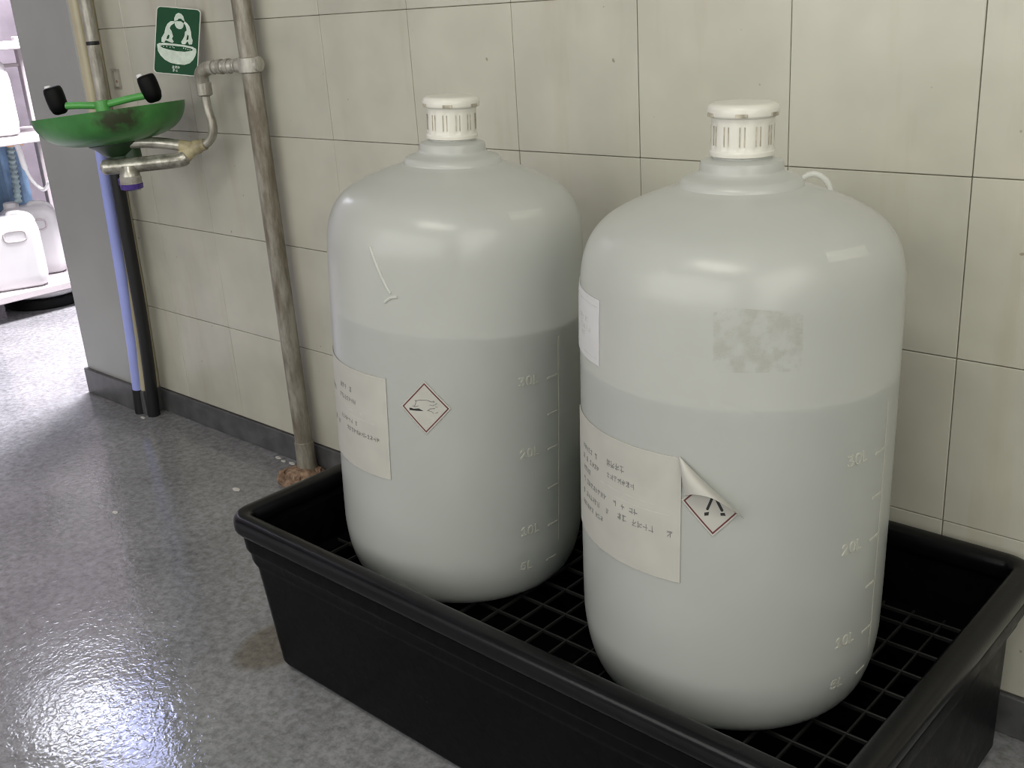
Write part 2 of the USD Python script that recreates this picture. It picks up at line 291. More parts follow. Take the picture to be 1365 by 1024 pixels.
# ------------------------------------------------------------------ spill pallet
pal = thing('spill_pallet', 'black plastic spill containment tray with thick rolled rim holding both carboys', 'spill tray')
def S(x0, x1, y0, y1, r, z): return (rrect(x0, x1, y0, y1, r), z)
outer = [(.392, 1.382, -.548, -.040, .030, .012), (.388, 1.386, -.552, -.036, .032, .02), (.386, 1.388, -.5705, -.032, .034, .205), (.378, 1.394, -.5720, -.028, .038, .209), (.373, 1.398, -.5735, -.024, .04, .216),
         (.372, 1.399, -.5745, -.023, .04, .230), (.366, 1.404, -.5765, -.018, .042, .233), (.3645, 1.405, -.5775, -.017, .043, .2375), (.3635, 1.406, -.5785, -.016, .043, .2545), (.3645, 1.405, -.5775, -.017, .043, .2575), (.370, 1.400, -.570, -.021, .04, .2580),
         (.370, 1.400, -.570, -.021, .04, .2605)]
body = loft([S(*o) for o in outer] + [S(.400, 1.372, -.545, -.048, .03, .2605), S(.402, 1.370, -.543, -.05, .03, .2), S(.402, 1.370, -.543, -.05, .03, .187), S(.424, 1.348, -.521, -.072, .022, .1845), S(.426, 1.346, -.519, -.074, .022, .181), S(.43, 1.342, -.515, -.078, .022, .04)])
obj('tray_body', body, black_plastic, pal, smooth=40)
rim = []
for a in range(0, 361, 15):           # rounded rolled lip, swept round the tray as a closed band
    t = math.radians(a); hw, hh = .0165, .0168
    sx, sz = math.copysign(abs(math.cos(t)) ** .75, math.cos(t)), math.copysign(abs(math.sin(t)) ** .75, math.sin(t))
    o = .0165 - hw * sx
    rim.append((rrect(.357 + o, 1.412 - o, -.589 + o, -.010 - o, max(.045 - o, .012)), .2785 + hh * sz))
n = len(rim[0][0]); V = np.vstack([np.c_[l, np.full(len(l), z)] for l, z in rim[:-1]]); F = []
m_ = len(rim) - 1
for i in range(m_):
    for k in range(n):
        a, b, c, d = i * n + k, i * n + (k + 1) % n, ((i + 1) % m_) * n + (k + 1) % n, ((i + 1) % m_) * n + k
        F += [(a, c, b), (a, d, c)]
rm = trimesh.Trimesh(V, np.array(F), process=False)
if rm.volume < 0: rm.invert()
obj('rolled_rim', rm, rim_plastic, pal, smooth=50)

gr = thing('grate', 'black square mesh grate lying inside the spill tray under the carboys', 'grate')
gx0, gx1, gy0, gy1 = .414, 1.358, -.531, -.062
for k in range(22):
    x = 1.3065 - k * .0432 if k < 21 else gx1 - .003
    obj('crossbar', bx(x - .0015, x + .0015, gy0, gy1, .1852, .1905, .0006), grate_m, gr, smooth=False)
for y in [-.0735, -.1035, -.155, -.207, -.258, -.310, -.362, -.413, -.464, -.515]:
    obj('long_bar', bx(gx0, gx1, y - .0015, y + .0015, .1852, .1910, .0006), grate_m, gr, smooth=False)

# ------------------------------------------------------------------ carboys
PROF = [(0, .004), (.10, .0), (.135, .0008), (.152, .004), (.163, .010), (.1715, .020), (.178, .036), (.1835, .060), (.1868, .095), (.1872, .15), (.1868, .25), (.186, .34), (.185, .44), (.184, .50),
        (.1828, .528), (.180, .547), (.1745, .564), (.165, .5795), (.152, .592), (.135, .602), (.115, .611), (.096, .6185), (.080, .6235), (.0715, .6262), (.0695, .6275)]
NECK = [(.0690, .6300), (.0665, .6345), (.062, .637), (.053, .6395), (.0478, .6425), (.0465, .6455), (.0468, .6505), (.045, .6545), (.0375, .657), (.0325, .6585), (.0318, .668), (0, .668)]
PR, PZ = np.array([p[0] for p in PROF[1:]]), np.array([p[1] for p in PROF[1:]])
def rad(h): return np.interp(h, PZ, PR)
def dense(pr, step=.006):
    from scipy.interpolate import PchipInterpolator
    p = np.array(pr); s = np.r_[0, np.cumsum(np.hypot(*np.diff(p, axis=0).T))]; k = np.linspace(0, s[-1], int(s[-1] / step))
    return list(zip(PchipInterpolator(s, p[:, 0])(k), PchipInterpolator(s, p[:, 1])(k)))
def wrap(mesh, th0, h0, off, size=.007):
    """Bends a flat mesh (x along the wall of the bottle, y up, z outward) round the bottle at angle th0 (degrees) and height h0."""
    v, f = trimesh.remesh.subdivide_to_size(mesh.vertices, mesh.faces, size, max_iter=20)
    h = h0 + v[:, 1]; r = rad(h) + off + v[:, 2]; th = math.radians(th0) + v[:, 0] / .187
    return trimesh.Trimesh(np.c_[r * np.cos(th), r * np.sin(th), h], f, process=False)
def rect(x0, x1, y0, y1): return sg.box(x0, y0, x1, y1)
def arc(th, ref): return math.radians(th - ref) * .187
def diamond(w, h): return sg.Polygon([(0, h), (w, 0), (0, -h), (-w, 0)])
def carboy(label, c, tilt, level, which):
    ax = np.array([tilt[0], tilt[1], 1.0]); ax /= np.linalg.norm(ax)
    x = np.array([1.0, 0, 0]); x -= ax * (x @ ax); x /= np.linalg.norm(x); y = np.cross(ax, x)
    M = np.eye(4); M[:3, 0], M[:3, 1], M[:3, 2], M[:3, 3] = x, y, ax, c
    t = thing('carboy', label, 'carboy', M, 'carboys in the spill tray')
    prof = [PROF[0]] + dense(PROF[1:]) + NECK
    obj('bottle_body', lathe(prof, 128), shell_m, t, smooth=40)
    inner = [(0, .008)] + [(max(r - .004, 0), max(h, .008)) for r, h in dense(PROF[1:]) if h < level - .004]
    rl = float(rad(level)) - .004
    lq = lathe(inner + [(rl, level), (rl * .5, level), (0, level)], 96)
    v = np.array(lq.vertices); top = np.abs(v[:, 2] - level) < 1e-6
    v[top, 2] = level - tilt[0] * v[top, 0] - tilt[1] * v[top, 1]; lq.vertices = v
    obj('liquid', lq, liquid_m, t, label='clear pale blue-green liquid filling the lower part of the carboy', smooth=30)
    # cap: knurled barrel, rolled flange with small dirty windows, bottom ring
    N = 96; V, F = [], []
    zz = [.660, .6612, .6650, .6665, .6675, .672, .694, .698, .702, .7035, .7055, .711, .7150, .7170, .7175]
    rr = [.0325, .0358, .0362, .0356, .0345, .0345, .0345, .0345, .0350, .0385, .0395, .0396, .0380, .0345, .030]
    for i, (z, r) in enumerate(zip(zz, rr)):
        for k in range(N):
            a = 2 * math.pi * k / N; q = r
            if .668 < z < .698: q -= .0009 * (1 if math.cos(12 * a) > .2 else 0)
            V.append((q * math.cos(a), q * math.sin(a), z))
    for i in range(len(zz) - 1):
        for k in range(N):
            a, b, c_, d = i * N + k, i * N + (k + 1) % N, (i + 1) * N + (k + 1) % N, (i + 1) * N + k; F += [(a, b, c_), (a, c_, d)]
    V += [(0, 0, .660), (0, 0, .7180)]
    for k in range(N): F += [(len(V) - 2, (k + 1) % N, k), (len(V) - 1, (len(zz) - 1) * N + k, (len(zz) - 1) * N + (k + 1) % N)]
    cp = obj('screw_cap', trimesh.Trimesh(np.array(V, float), np.array(F), process=False), white_cap, t, label='white ribbed screw cap with a rolled top edge', smooth=50)
    for k in range(6):
        a = math.radians(k * 60 + (-62 if which == 'R' else -52)); w = bx(-.0065, .0065, -.0012, .0012, -.0021, .0021, .0004)
        obj('cap_window', frame_to(w, ((.0391) * math.cos(a), (.0391) * math.sin(a), .7062), (0, 0, 1), (-math.sin(a), math.cos(a), 0)), cap_dirt, cp, smooth=False)
    for k in range(12):
        for s in (-1, 1):
            a = 2 * math.pi * k / 12 + s * .078; g = bx(-.0005, .0005, -.0004, .0004, -.0105, .0105)
            obj('cap_groove', frame_to(g, (.0343 * math.cos(a), .0343 * math.sin(a), .6835), (0, 0, 1), (-math.sin(a), math.cos(a), 0)), cap_dirt, cp, smooth=False)
    # moulded marks, seam and bars on the wall
    for h, txt in ((.068, '5L'), (.126, '10L'), (.247, '20L'), (.354, '30L'), (.186, ''), (.300, '')):
        if txt:
            m = meshkit.text_mesh(txt, .0130, .0014, True); m.apply_translation((-.020, -.006, 0))
            obj('volume_mark', wrap(m, -13.5, h, -.0003, .005), emboss_m, t, smooth=False)
        obj('graduation_line', wrap(extrude(rect(-.009, .011, -.0013, .0013), .0013), -1.5, h - .004, -.0003), emboss_m, t, smooth=False)
    obj('mould_seam', wrap(extrude(rect(-.0022, .0022, 0, .33), .0007), 3.5, .075, -.0003, .02), emboss_m, t, smooth=30)
    obj('moulded_bar', wrap(extrude(rect(-.030, .032, -.0045, .0045), .0018), -10 if which == 'L' else -19, .5775, -.0012, .006), shell_m, t, smooth=False)
    # little moulded handle behind the neck
    hp = spline([(.066, 0, .630), (.076, 0, .6355), (.086, 0, .6345), (.096, 0, .6265), (.102, 0, .613)], 5); ca, sa = math.cos(math.radians(41)), math.sin(math.radians(41))
    hp = np.c_[hp[:, 0] * ca, hp[:, 0] * sa, hp[:, 2]]
    if which == 'R': obj('handle', tube(hp, .0034, 12), shell_m, t, smooth=50)
    # labels
    def patch(name, poly, th, h, mtl, lab=None, th_=.0008, off=.0006, parent=t): return obj(name, wrap(extrude(poly, th_), th, h, off), mtl, parent, label=lab, smooth=30)
    ref = -103
    if which == 'L':
        lb = patch('paper_label', rect(arc(-133, ref), arc(-77, ref), .2115, .3625), ref, 0, paper, 'white paper label with rows of faded print, flat on the left carboy')
        rows = [(-110, -98, .326, .0075, ink), (-111.5, -95, .310, .0065, ink), (-111, -94.5, .278, .0065, ink), (-107, -81, .265, .0065, ink), (-124, -113, .262, .0065, ink), (-128, -116, .310, .0065, ink), (-128, -116, .294, .0055, ink_faint), (-107, -88, .296, .005, ink_faint)]
        lines = [(-110, -86, .303), (-108, -84, .2905)]
    else:
        lb = patch('paper_label', rect(arc(-139, ref), arc(-76, ref), .2155, .3675), ref, 0, paper, 'white paper label with rows of faded print, its right edge lifting')
        rows = [(-108, -96, .330, .0080, ink), (-108, -92.5, .315, .0068, ink), (-128, -114.5, .328, .0065, ink), (-128.5, -113, .314, .0065, ink), (-127.5, -118, .300, .0062, ink), (-128, -91, .2845, .0066, ink), (-128.5, -106.5, .268, .0066, ink), (-102, -79, .270, .0078, ink), (-129, -110, .253, .0062, ink)]
        lines = [(-112, -86, .305), (-112, -80, .296)]
    for k, (a, b, h, s, mk) in enumerate(rows):
        w = writing(arc(b, a), s, 50 + k + (20 if which == 'R' else 0), .12)
        patch('print_line', w, a, h, mk, None, .0003, .0013, lb)
    for a, b, h in lines: patch('ruled_line', rect(0, arc(b, a), 0, .0006), a, h, ink_faint, None, .0003, .0013, lb)
    if which == 'L':
        dm = patch('hazard_sticker', diamond(.0350, .0385), -59.3, .3275, paper, 'white diamond corrosion warning sticker with a dark red border')
        patch('sticker_border', diamond(.0325, .0358).difference(diamond(.0302, .0333)), -59.3, .3275, ink_red, None, .0003, .0013, dm)
        Q = lambda x, y: ((x - 512) * 1.0e-4, -(y - 520 - (x - 512) * .09) * 1.0e-4)
        dk = [sg.Polygon([Q(285, 515), Q(320, 518), Q(350, 530), Q(420, 524), Q(485, 562), Q(390, 558), Q(290, 548)])]
        th = [stroke([Q(370, 412), Q(400, 412), Q(440, 404), Q(540, 408), Q(600, 435), Q(632, 436)], .0010), stroke([Q(385, 425), Q(378, 455), Q(362, 490)], .0008), stroke([Q(335, 490), Q(370, 500), Q(415, 488)], .0010),
              stroke([Q(575, 478), Q(620, 490), Q(650, 478), Q(675, 460)], .0010), stroke([Q(545, 558), Q(580, 535), Q(640, 530)], .0012), stroke([Q(550, 558), Q(600, 575), Q(625, 600)], .0008), stroke([Q(650, 510), Q(680, 515)], .0008), stroke([Q(650, 600), Q(685, 592)], .0008), stroke([Q(630, 425), Q(640, 445)], .0009)]
        patch('pictogram', unary_union(dk), -59.3, .3275, ink_black, None, .0003, .0013, dm)
        patch('pictogram', unary_union(th), -59.3, .3275, ink, None, .0003, .0013, dm)
        bar = [(-82.3, .541), (-79, .520), (-75.5, .498), (-72.6, .483)]
        pts = [(float(rad(h) + .0006) * math.cos(math.radians(a)), float(rad(h) + .0006) * math.sin(math.radians(a)), h) for a, h in bar]
        obj('moulded_strip', [tube(spline(pts, 5), .0021, 10), tube(np.array([(float(rad(h) + .0006) * math.cos(math.radians(a)), float(rad(h) + .0006) * math.sin(math.radians(a)), h) for a, h in ((-75.5, .470), (-72.5, .4775), (-69.5, .4795))]), .0022, 10)], shell_m, t, smooth=50)
    else:
        cut = sg.Polygon([(-.04, -.05), (.05, -.05), (.05, -.036), (.030, -.0145), (.012, .002), (-.010, .018), (-.026, .014), (-.04, .010)])
        dm = patch('hazard_sticker', diamond(.0350, .0385).intersection(cut), -65.2, .3185, paper, 'lower half of a white diamond warning sticker showing under the curled paper')
        patch('sticker_border', diamond(.0325, .0358).difference(diamond(.0302, .0333)).intersection(cut), -65.2, .3185, ink_red, None, .0003, .0013, dm)
        Q = lambda x, y: ((x - 445) * 1.26e-4, -(y - 622 - (x - 445) * .12) * 1.26e-4)
        patch('pictogram', unary_union([stroke([Q(445, 530), Q(420, 600), Q(396, 665)], .0028), stroke([Q(452, 530), Q(485, 610), Q(518, 680)], .0030), sg.Polygon([Q(370, 700), Q(410, 694), Q(406, 725), Q(372, 730)]), sg.Polygon([Q(505, 705), Q(540, 705), Q(550, 732), Q(508, 730)])]).intersection(cut), -65.2, .3185, ink_black, None, .0003, .0013, dm)
        # curled flap: a cone of paper, apex at the label's top right corner, mouth open over the sticker
        def on(a, h, off): r = float(rad(h)) + off; return np.array([r * math.cos(math.radians(a)), r * math.sin(math.radians(a)), h])
        mouth = spline([on(-74.4, .3250, .002), on(-73.2, .3310, .013), on(-70.0, .3370, .020), on(-65.6, .3360, .0215), on(-61.0, .3260, .018), on(-57.5, .3140, .010), on(-55.4, .3040, .002)], 6)
        back = spline([on(-74.4, .3215, .002), on(-70.5, .341, .016), on(-66.5, .342, .020), on(-62.5, .3345, .018), on(-58.5, .3215, .009), on(-55.6, .3050, .002)], 6)
        A = on(-76.6, .3690, .0016); rows_ = np.linspace(0, 1, 14); V, F = [], []; nm = len(mouth)
        for s in rows_:
            bulge = 1 + .16 * math.sin(math.pi * s)
            for k in range(nm):
                p = A + (mouth[k] - A) * s; ctr = A + (mouth.mean(0) - A) * s
                V.append(p + (np.r_[p[:2] / np.linalg.norm(p[:2]), 0]) * .0045 * math.sin(math.pi * s) * math.sin(math.pi * k / (nm - 1)))
                q = V[-1]; rq = float(rad(q[2])) + .0030 + .004 * s * (1 - abs(2 * k / (nm - 1) - 1)); hq = math.hypot(q[0], q[1])
                if hq < rq: V[-1] = np.array([q[0] * rq / hq, q[1] * rq / hq, q[2]])
        V = np.array(V); nr = len(rows_)
        for i in range(nr - 1):
            for k in range(nm - 1):
                a, b, c_, d = i * nm + k, i * nm + k + 1, (i + 1) * nm + k + 1, (i + 1) * nm + k; F += [(a, b, c_), (a, c_, d)]
        F = np.array(F); nrm = trimesh.Trimesh(V, F, process=False).vertex_normals
        V2 = V - nrm * .0006; nv = len(V); F2 = F[:, ::-1] + nv
        edge = []
        for k in range(nm - 1): a, b = (nr - 1) * nm + k, (nr - 1) * nm + k + 1; edge += [(a, b, b + nv), (a, b + nv, a + nv)]
        for i in range(nr - 1):
            for kk in (0, nm - 1): a, b = i * nm + kk, (i + 1) * nm + kk; edge += [(a, b, b + nv), (a, b + nv, a + nv)]
        obj('curled_flap', trimesh.Trimesh(np.vstack([V, V2]), np.vstack([F, F2, np.array(edge)]), process=False), paper, t, label='corner of the paper label curling away from the bottle', smooth=30)
        up = patch('upper_label', rect(arc(-150, -126), arc(-113, -126), .4445, .5205), -126, 0, paper_bright, 'small white label high on the left side of the carboy')
        for k, (a, b, h) in enumerate([(-132, -121, .488), (-130, -118, .478), (-130, -119, .470)]): patch('print_line', writing(arc(b, a), .006, 90 + k), a, h, ink_faint, None, .0003, .0013, up)
        patch('ruled_line', rect(arc(-148, -126), arc(-114, -126), .5115, .5121), -126, 0, ink_faint, None, .0003, .0013, up)
        patch('ruled_line', rect(arc(-148, -126), arc(-114, -126), .4515, .4521), -126, 0, ink_faint, None, .0003, .0013, up)
        patch('label_residue', sg.Polygon([(arc(-66.5, -53), .476), (arc(-64.5, -53), .468), (arc(-38.5, -53), .468), (arc(-39, -53), .53), (arc(-62, -53), .536), (arc(-66.8, -53), .53)]), -53, 0, residue, 'faint grubby rectangle left by a removed label', .0003, .0004)
    return t
carboy('tall milky plastic carboy on the right with a peeling label and curled paper corner', (1.116, -.318, .1930), (.0156, .0115), .4275, 'R')
carboy('tall milky plastic carboy on the left with a flat label and whole diamond corrosion sticker', (.639, -.329, .1965), (.042, .027), .428, 'L')

# ------------------------------------------------------------------ water pipe and eyewash
sp = thing('supply_pipe', 'stained galvanised water pipe standing on the floor against the tiled wall', 'pipe')
PX, PY = -.200, -.037
obj('pipe', tube([(PX, PY, .02), (PX, PY, .9), (PX - .001, PY, 1.8), (PX, PY, 2.69)], .0205, 28), galv, sp, smooth=50)
obj('pipe_sleeve', tube([(PX, PY, .012), (PX, PY, .03), (PX, PY, .085), (PX, PY, .088)], [.0255, .0232, .0224, .021], 28), galv, sp, smooth=40)
fl = lathe([(0, 0), (.056, 0), (.058, .006), (.055, .011), (.034, .014), (.030, .022), (.022, .024), (0, .024)], 40)
v = np.array(fl.vertices); nn = meshkit.noise(v * 45, 3) - .5; v[:, :2] *= (1 + .08 * nn)[:, None]; v[:, 2] *= (1 + .25 * nn); fl.vertices = v; fl.apply_translation((PX, PY - .022, 0))
fg = obj('floor_flange', fl, rust, sp, label='rusted floor flange crusted around the pipe foot', smooth=50)
for k in range(4):
    a = math.radians(45 + 90 * k); bl = trimesh.creation.cylinder(.0075, .012, sections=6); bl.apply_translation((PX + .043 * math.cos(a), PY - .022 + .043 * math.sin(a), .0155)); obj('bolt', bl, rust, fg, smooth=False)

obj('pipe_tee', [tube([(PX, PY, .923), (PX, PY, .925), (PX, PY, .953), (PX, PY, .955)], [.022, .0248, .0248, .022], 28), tube([(PX + .027, PY + .007, .940), (PX + .025, PY + .0065, .940), (PX - .027, PY - .009, .9385), (PX - .034, PY - .010, .9385)], [.013, .0155, .0155, .0135], 24)], galv_light, sp, smooth=40)
ew = thing('eyewash', 'green wall eyewash bowl with two black spray heads on a bent water pipe', 'eyewash station')
arm0 = np.array([PX - .034, PY - .010, .9385]); el = np.array([-.318, -.070, .9365])
ap = np.linspace(arm0, el + (arm0 - el) * .25, 40)
obj('arm', tube(ap, [.0112 + .0030 * (meshkit.noise([[k * .37, 2.2, 1]], 5)[0]) for k in range(40)], 20), galv_light, ew, label='horizontal pipe wrapped in sealing tape', smooth=50)
for s in (.28, .52): obj('tape_wrap', tube([arm0 + (el - arm0) * (s + d) for d in (-.07, -.06, .06, .07)], [.0125, .0158, .0150, .0125], 20), galv_light, ew, smooth=40)
dn = np.array([-.335, -.071, .893])
obj('elbow', tube(spline([el + (arm0 - el) * .28, el + (arm0 - el) * .10, (-.330, -.0735, .926), (-.3355, -.072, .908), dn], 6), .0150, 22), galv_light, ew, smooth=50)
obj('coupling', tube([dn + (0, 0, .014), dn + (0, 0, .012), dn - (0, 0, .012), dn - (0, 0, .015)], [.0150, .0170, .0170, .013], 22), galv_light, ew, smooth=40)
fork = np.array([-.372, -.100, .768])
obj('drop_pipe', tube(spline([dn - (0, 0, .012), (-.333, -.071, .850), (-.324, -.071, .822), (-.326, -.073, .798), (-.340, -.081, .780), fork], 8), .0098, 20), galv_light, ew, smooth=50)
obj('fork_joint', [tube(spline([(-.345, -.083, .777), fork, (-.385, -.118, .752)], 6), [.0125] * 3 + [.0155] * 6 + [.0165] * 4, 20), tube(spline([fork + (.006, .004, .002), (-.392, -.117, .777)], 6), .0128, 20)], yellow_joint, ew, label='yellowed forked pipe joint', smooth=50)
obj('upper_pipe', tube(spline([(-.388, -.114, .776), (-.42, -.142, .784), (-.452, -.170, .7885), (-.478, -.190, .789)], 6), .0122, 20, .004), steel, ew, smooth=50)
obj('lower_pipe', tube(spline([(-.380, -.116, .752), (-.388, -.130, .747), (-.43, -.172, .7445), (-.48, -.219, .742), (-.506, -.243, .742)], 6), .0165, 24, .006), steel, ew, smooth=50)
u = np.array([.229, .229, .022]); u /= np.linalg.norm(u); BC = np.array([-.520, -.2005, .860])
d = BC - np.array(EYE); d /= np.linalg.norm(d); nb = np.cross(u, d); nb = nb if nb[2] > 0 else -nb; nb /= np.linalg.norm(nb)
w_ = np.cross(nb, u)
bowlp = [(0, -.072), (.05, -.0715), (.09, -.0675), (.122, -.0575), (.146, -.040), (.158, -.020), (.1625, -.003), (.163, .0), (.1595, .0), (.155, -.019), (.143, -.037), (.119, -.0525), (.088, -.062), (.05, -.066), (0, -.067)]
obj('bowl', frame_to(lathe(dense(bowlp[:8], .008) + bowlp[8:], 96), BC, nb, u), bowl_green, ew, label='round green bowl with a grimy smear on its front', smooth=40)
BO = lambda x, y, z: BC + u * x + w_ * y + nb * z      # along the rim, towards the back or front, up
obj('bowl_boss', frame_to(lathe([(0, -.118), (.026, -.118), (.027, -.100), (.036, -.093), (.047, -.081), (.060, -.073), (.062, -.066), (0, -.066)], 40), BC, nb, u), dark_green, ew, label='dark green moulded boss under the bowl', smooth=35)
obj('drain_tee', tube([BO(.026, 0, -.060), BO(.026, 0, -.075), BO(.026, 0, -.112), BO(.03, 0, -.120)], .0215, 24), dark_green, ew, smooth=35)
vc = np.array([-.4555, -.2135, .744])
obj('valve_body', tube([vc + (0, 0, 0), vc - (0, 0, .008), vc - (.0, 0, .018), vc - (0, 0, .024)], [.014, .017, .0215, .0215], 24), steel, ew, smooth=35)
vb = obj('valve_cup', tube([vc - (0, 0, .022), vc - (0, 0, .026), vc - (0, 0, .044), vc - (0, 0, .050)], [.0215, .0235, .0235, .018], 28), clear_cup, ew, smooth=35)
obj('purple_band', tube([vc - (0, 0, .0385), vc - (0, 0, .040), vc - (0, 0, .0495), vc - (0, 0, .0525)], [.0235, .0246, .0240, .017], 28), purple, vb, label='purple band around the cup bottom', smooth=35)
obj('purple_window', tube([vc + (-.0105, -.0135, -.026), vc + (-.0105, -.0135, -.029), vc + (-.0105, -.0135, -.040)], .0095, 16), purple, vb, smooth=35)
hub = np.array([-.530, -.209, .868])
obj('spray_hub', tube([hub + nb * .014, hub + nb * .012, hub - nb * .03, hub - nb * .065], [.011, .0155, .0155, .0155], 20), arm_green, ew, smooth=40)
def head(end, lean, wht):
    a = obj('spray_arm', tube(spline([hub + nb * .002, hub * .45 + end * .55 - nb * .004, end - lean * .012], 6), .0078, 16), arm_green, ew, smooth=50)
    cup = trimesh.convex.convex_hull(np.vstack([np.c_[.0215 * s * np.cos(np.arange(8) * math.pi / 4 + .39), .0215 * s * np.sin(np.arange(8) * math.pi / 4 + .39), np.full(8, z)] for z, s in ((-.028, .62), (-.014, 1.0), (.022, 1.0), (.029, .80))]))
    cup = trimesh.Trimesh(*trimesh.remesh.subdivide_loop(cup.vertices, cup.faces, 1)); cup.apply_scale(1.06)
    h = obj('spray_head', frame_to(cup, end, lean, u), rubber, ew, label='black rubber spray head', smooth=40)
    obj('dust_cap', frame_to(lathe([(0, .026), (.007, .026), (.0072, .031), (.006, .033), (0, .033)], 20), end + wht, lean, u), white_plastic, h, smooth=40)
head(np.array([-.6105, -.271, .886]), np.array([-.12, -.12, 1.0]) / 1.015, np.array([-.006, -.006, .0]))
head(np.array([-.4630, -.125, .898]), np.array([-.17, -.17, 1.0]) / 1.03, np.array([-.008, -.008, .0]))

# ------------------------------------------------------------------ sign
SC = np.array([-.430, -.060, .9925]); e1 = np.array([.0735, .062, -.014]); e1 /= np.linalg.norm(e1); e2 = np.array([-.008, .0395, .1415]); e2 -= e1 * (e2 @ e1); e2 /= np.linalg.norm(e2); e3 = np.cross(e1, e2)
Ms = np.eye(4); Ms[:3, 0], Ms[:3, 1], Ms[:3, 2], Ms[:3, 3] = e1, e2, e3, SC
sn = thing('eyewash_sign', 'small green eyewash sign with a white person bending over a bowl', 'sign', Ms)
SW, SH = .0975, .1435
def rr_poly(w, h, r): return sg.box(-w / 2 + r, -h / 2 + r, w / 2 - r, h / 2 - r).buffer(r, quad_segs=6)
pl = extrude(rr_poly(SW, SH, .009), .004); pl.apply_translation((0, 0, -.004)); obj('backing_plate', pl, sign_edge, sn, smooth=False)
obj('green_face', extrude(rr_poly(SW - .004, SH - .004, .008), .0006), sign_green, sn, smooth=False)
Ai = np.linalg.inv(np.array([[490, -70], [42.5, 812]]))
def s_(*pts): return [(float(a * (SW - .004)), float(-b * (SH - .004))) for a, b in ((Ai @ (np.array(p) - (382, 511))) for p in pts)]
def pm(name, poly, mtl=None, z=.0006):
    m = extrude(poly, .0005); m.apply_translation((0, 0, z)); return obj(name, m, mtl or sign_white, sn, smooth=False)
hood = sg.Polygon(s_((360, 262), (362, 225), (382, 178), (412, 160), (445, 172), (468, 205), (480, 262), (455, 250), (440, 232), (412, 232), (398, 252)))
face = sg.Polygon(s_((362, 268), (400, 262), (440, 266), (468, 290), (462, 335), (440, 360), (410, 362), (382, 345), (366, 310)))
arm_l = sg.Polygon(s_((362, 262), (320, 262), (280, 295), (258, 340), (240, 410), (205, 470), (202, 520), (235, 530), (252, 500), (330, 535), (345, 515), (325, 480), (340, 450), (325, 385), (305, 352), (318, 320), (360, 288)))
arm_l = arm_l.difference(sg.Polygon(s_((285, 430), (300, 440), (290, 480), (262, 488), (270, 450))))
arm_r = sg.Polygon(s_((478, 262), (510, 290), (535, 330), (550, 400), (552, 460), (565, 500), (555, 550), (520, 552), (505, 510), (475, 550), (440, 550), (430, 520), (455, 480), (470, 450), (480, 395), (500, 375), (490, 320), (470, 290)))
arm_r = arm_r.difference(sg.Polygon(s_((505, 430), (522, 445), (515, 490), (490, 500))))
bowl_ = sg.Polygon(s_((150, 550), (175, 535), (240, 532), (360, 545), (480, 562), (560, 580), (600, 605), (602, 640), (590, 690), (560, 745), (520, 785), (460, 805), (380, 800), (300, 782), (235, 745), (185, 690), (155, 630)))
hole = sg.Polygon(s_((185, 570), (220, 560), (320, 565), (450, 580), (540, 600), (565, 618), (540, 632), (470, 642), (380, 636), (280, 615), (215, 595)))
for nm, pg in (('hooded_head', hood), ('face', face), ('sleeve', arm_l), ('sleeve', arm_r), ('bowl_picture', bowl_.difference(hole))): pm(nm, pg.buffer(0))
drops = unary_union([sg.Point(s_((x, y))[0]).buffer(.0012, quad_segs=2) for x, y in ((225, 575), (262, 578), (300, 585), (330, 582), (345, 592), (455, 598), (480, 606), (505, 612), (530, 620))])
pm('water_drops', drops)
wr = affinity.translate(unary_union([writing(.019, .0062, 7, 0), affinity.translate(writing(.016, .0062, 8, 0), .002, -.0068)]), s_((312, 842))[0][0], s_((312, 842))[0][1] - .0012); pm('print_line', wr)
bk = trimesh.util.concatenate([bx(-.006, .006, -.004, .008, -.095, -.004, .001)])
brk = np.array([[.030, .05], [.030, .06]])
p0 = SC + e1 * .02 + e2 * .045 - e3 * .004; p1 = np.array([p0[0] - .012, .0, p0[2]])
inv = np.linalg.inv(Ms); loc = lambda p: (inv @ np.r_[p, 1])[:3]
obj('wall_bracket', tube([loc(p0), loc(p0 * .5 + p1 * .5), loc(p1)], .004, 12), galv, sn, smooth=40)

# ------------------------------------------------------------------ pipe and painted reflection strip at the wall end
cd = thing('conduit_pipe', 'thin vertical pipe by the wall corner, grey above and black below', 'pipe')
CX, CY = -.876, -.045
obj('black_section', tube(spline([(-.896, CY, .0), (-.872, CY, .18), (-.860, CY, .34), (-.848, CY, .725)], 6), .0165, 20), black_paint, cd, label='black painted lower length', smooth=50)
obj('grey_section', tube([(-.848, CY, .72), (-.842, CY, 1.0), (-.839, CY, 1.6), (-.839, CY, 2.69)], .0150, 20), galv_light, cd, smooth=50)
obj('pipe_joint', tube([(-.842, CY, .992), (-.842, CY, .993), (-.842, CY, 1.000), (-.842, CY, 1.001)], [.0150, .0158, .0158, .0150], 20), black_paint, cd, smooth=40)
cg = thing('corner_reflection', 'blue reflection on the glossy wall corner, painted as a pale strip above a black foot', 'painted reflection')  # stands in for blue light reflected by the bullnose edge
obj('reflection_strip', tube([(-.944, -.054, .072), (-.927, -.054, .2), (-.910, -.054, .4), (-.902, -.053, .6), (-.898, -.052, .735), (-.898, -.051, .75)], [.0150, .0150, .0150, .0145, .0130, .010], 18), reflection_strip, cg, smooth=50)
obj('black_foot', tube([(-.950, -.054, .0), (-.948, -.054, .03), (-.944, -.054, .073)], .0170, 18), black_paint, cg, smooth=50)
pc = thing('wall_plate', 'small pale rectangular plate on the tiles right of the thin pipe', 'wall plate')
ring = sg.box(-.858, .884, -.822, .932).difference(sg.box(-.853, .889, -.827, .927)); pm_ = extrude(ring, .003)
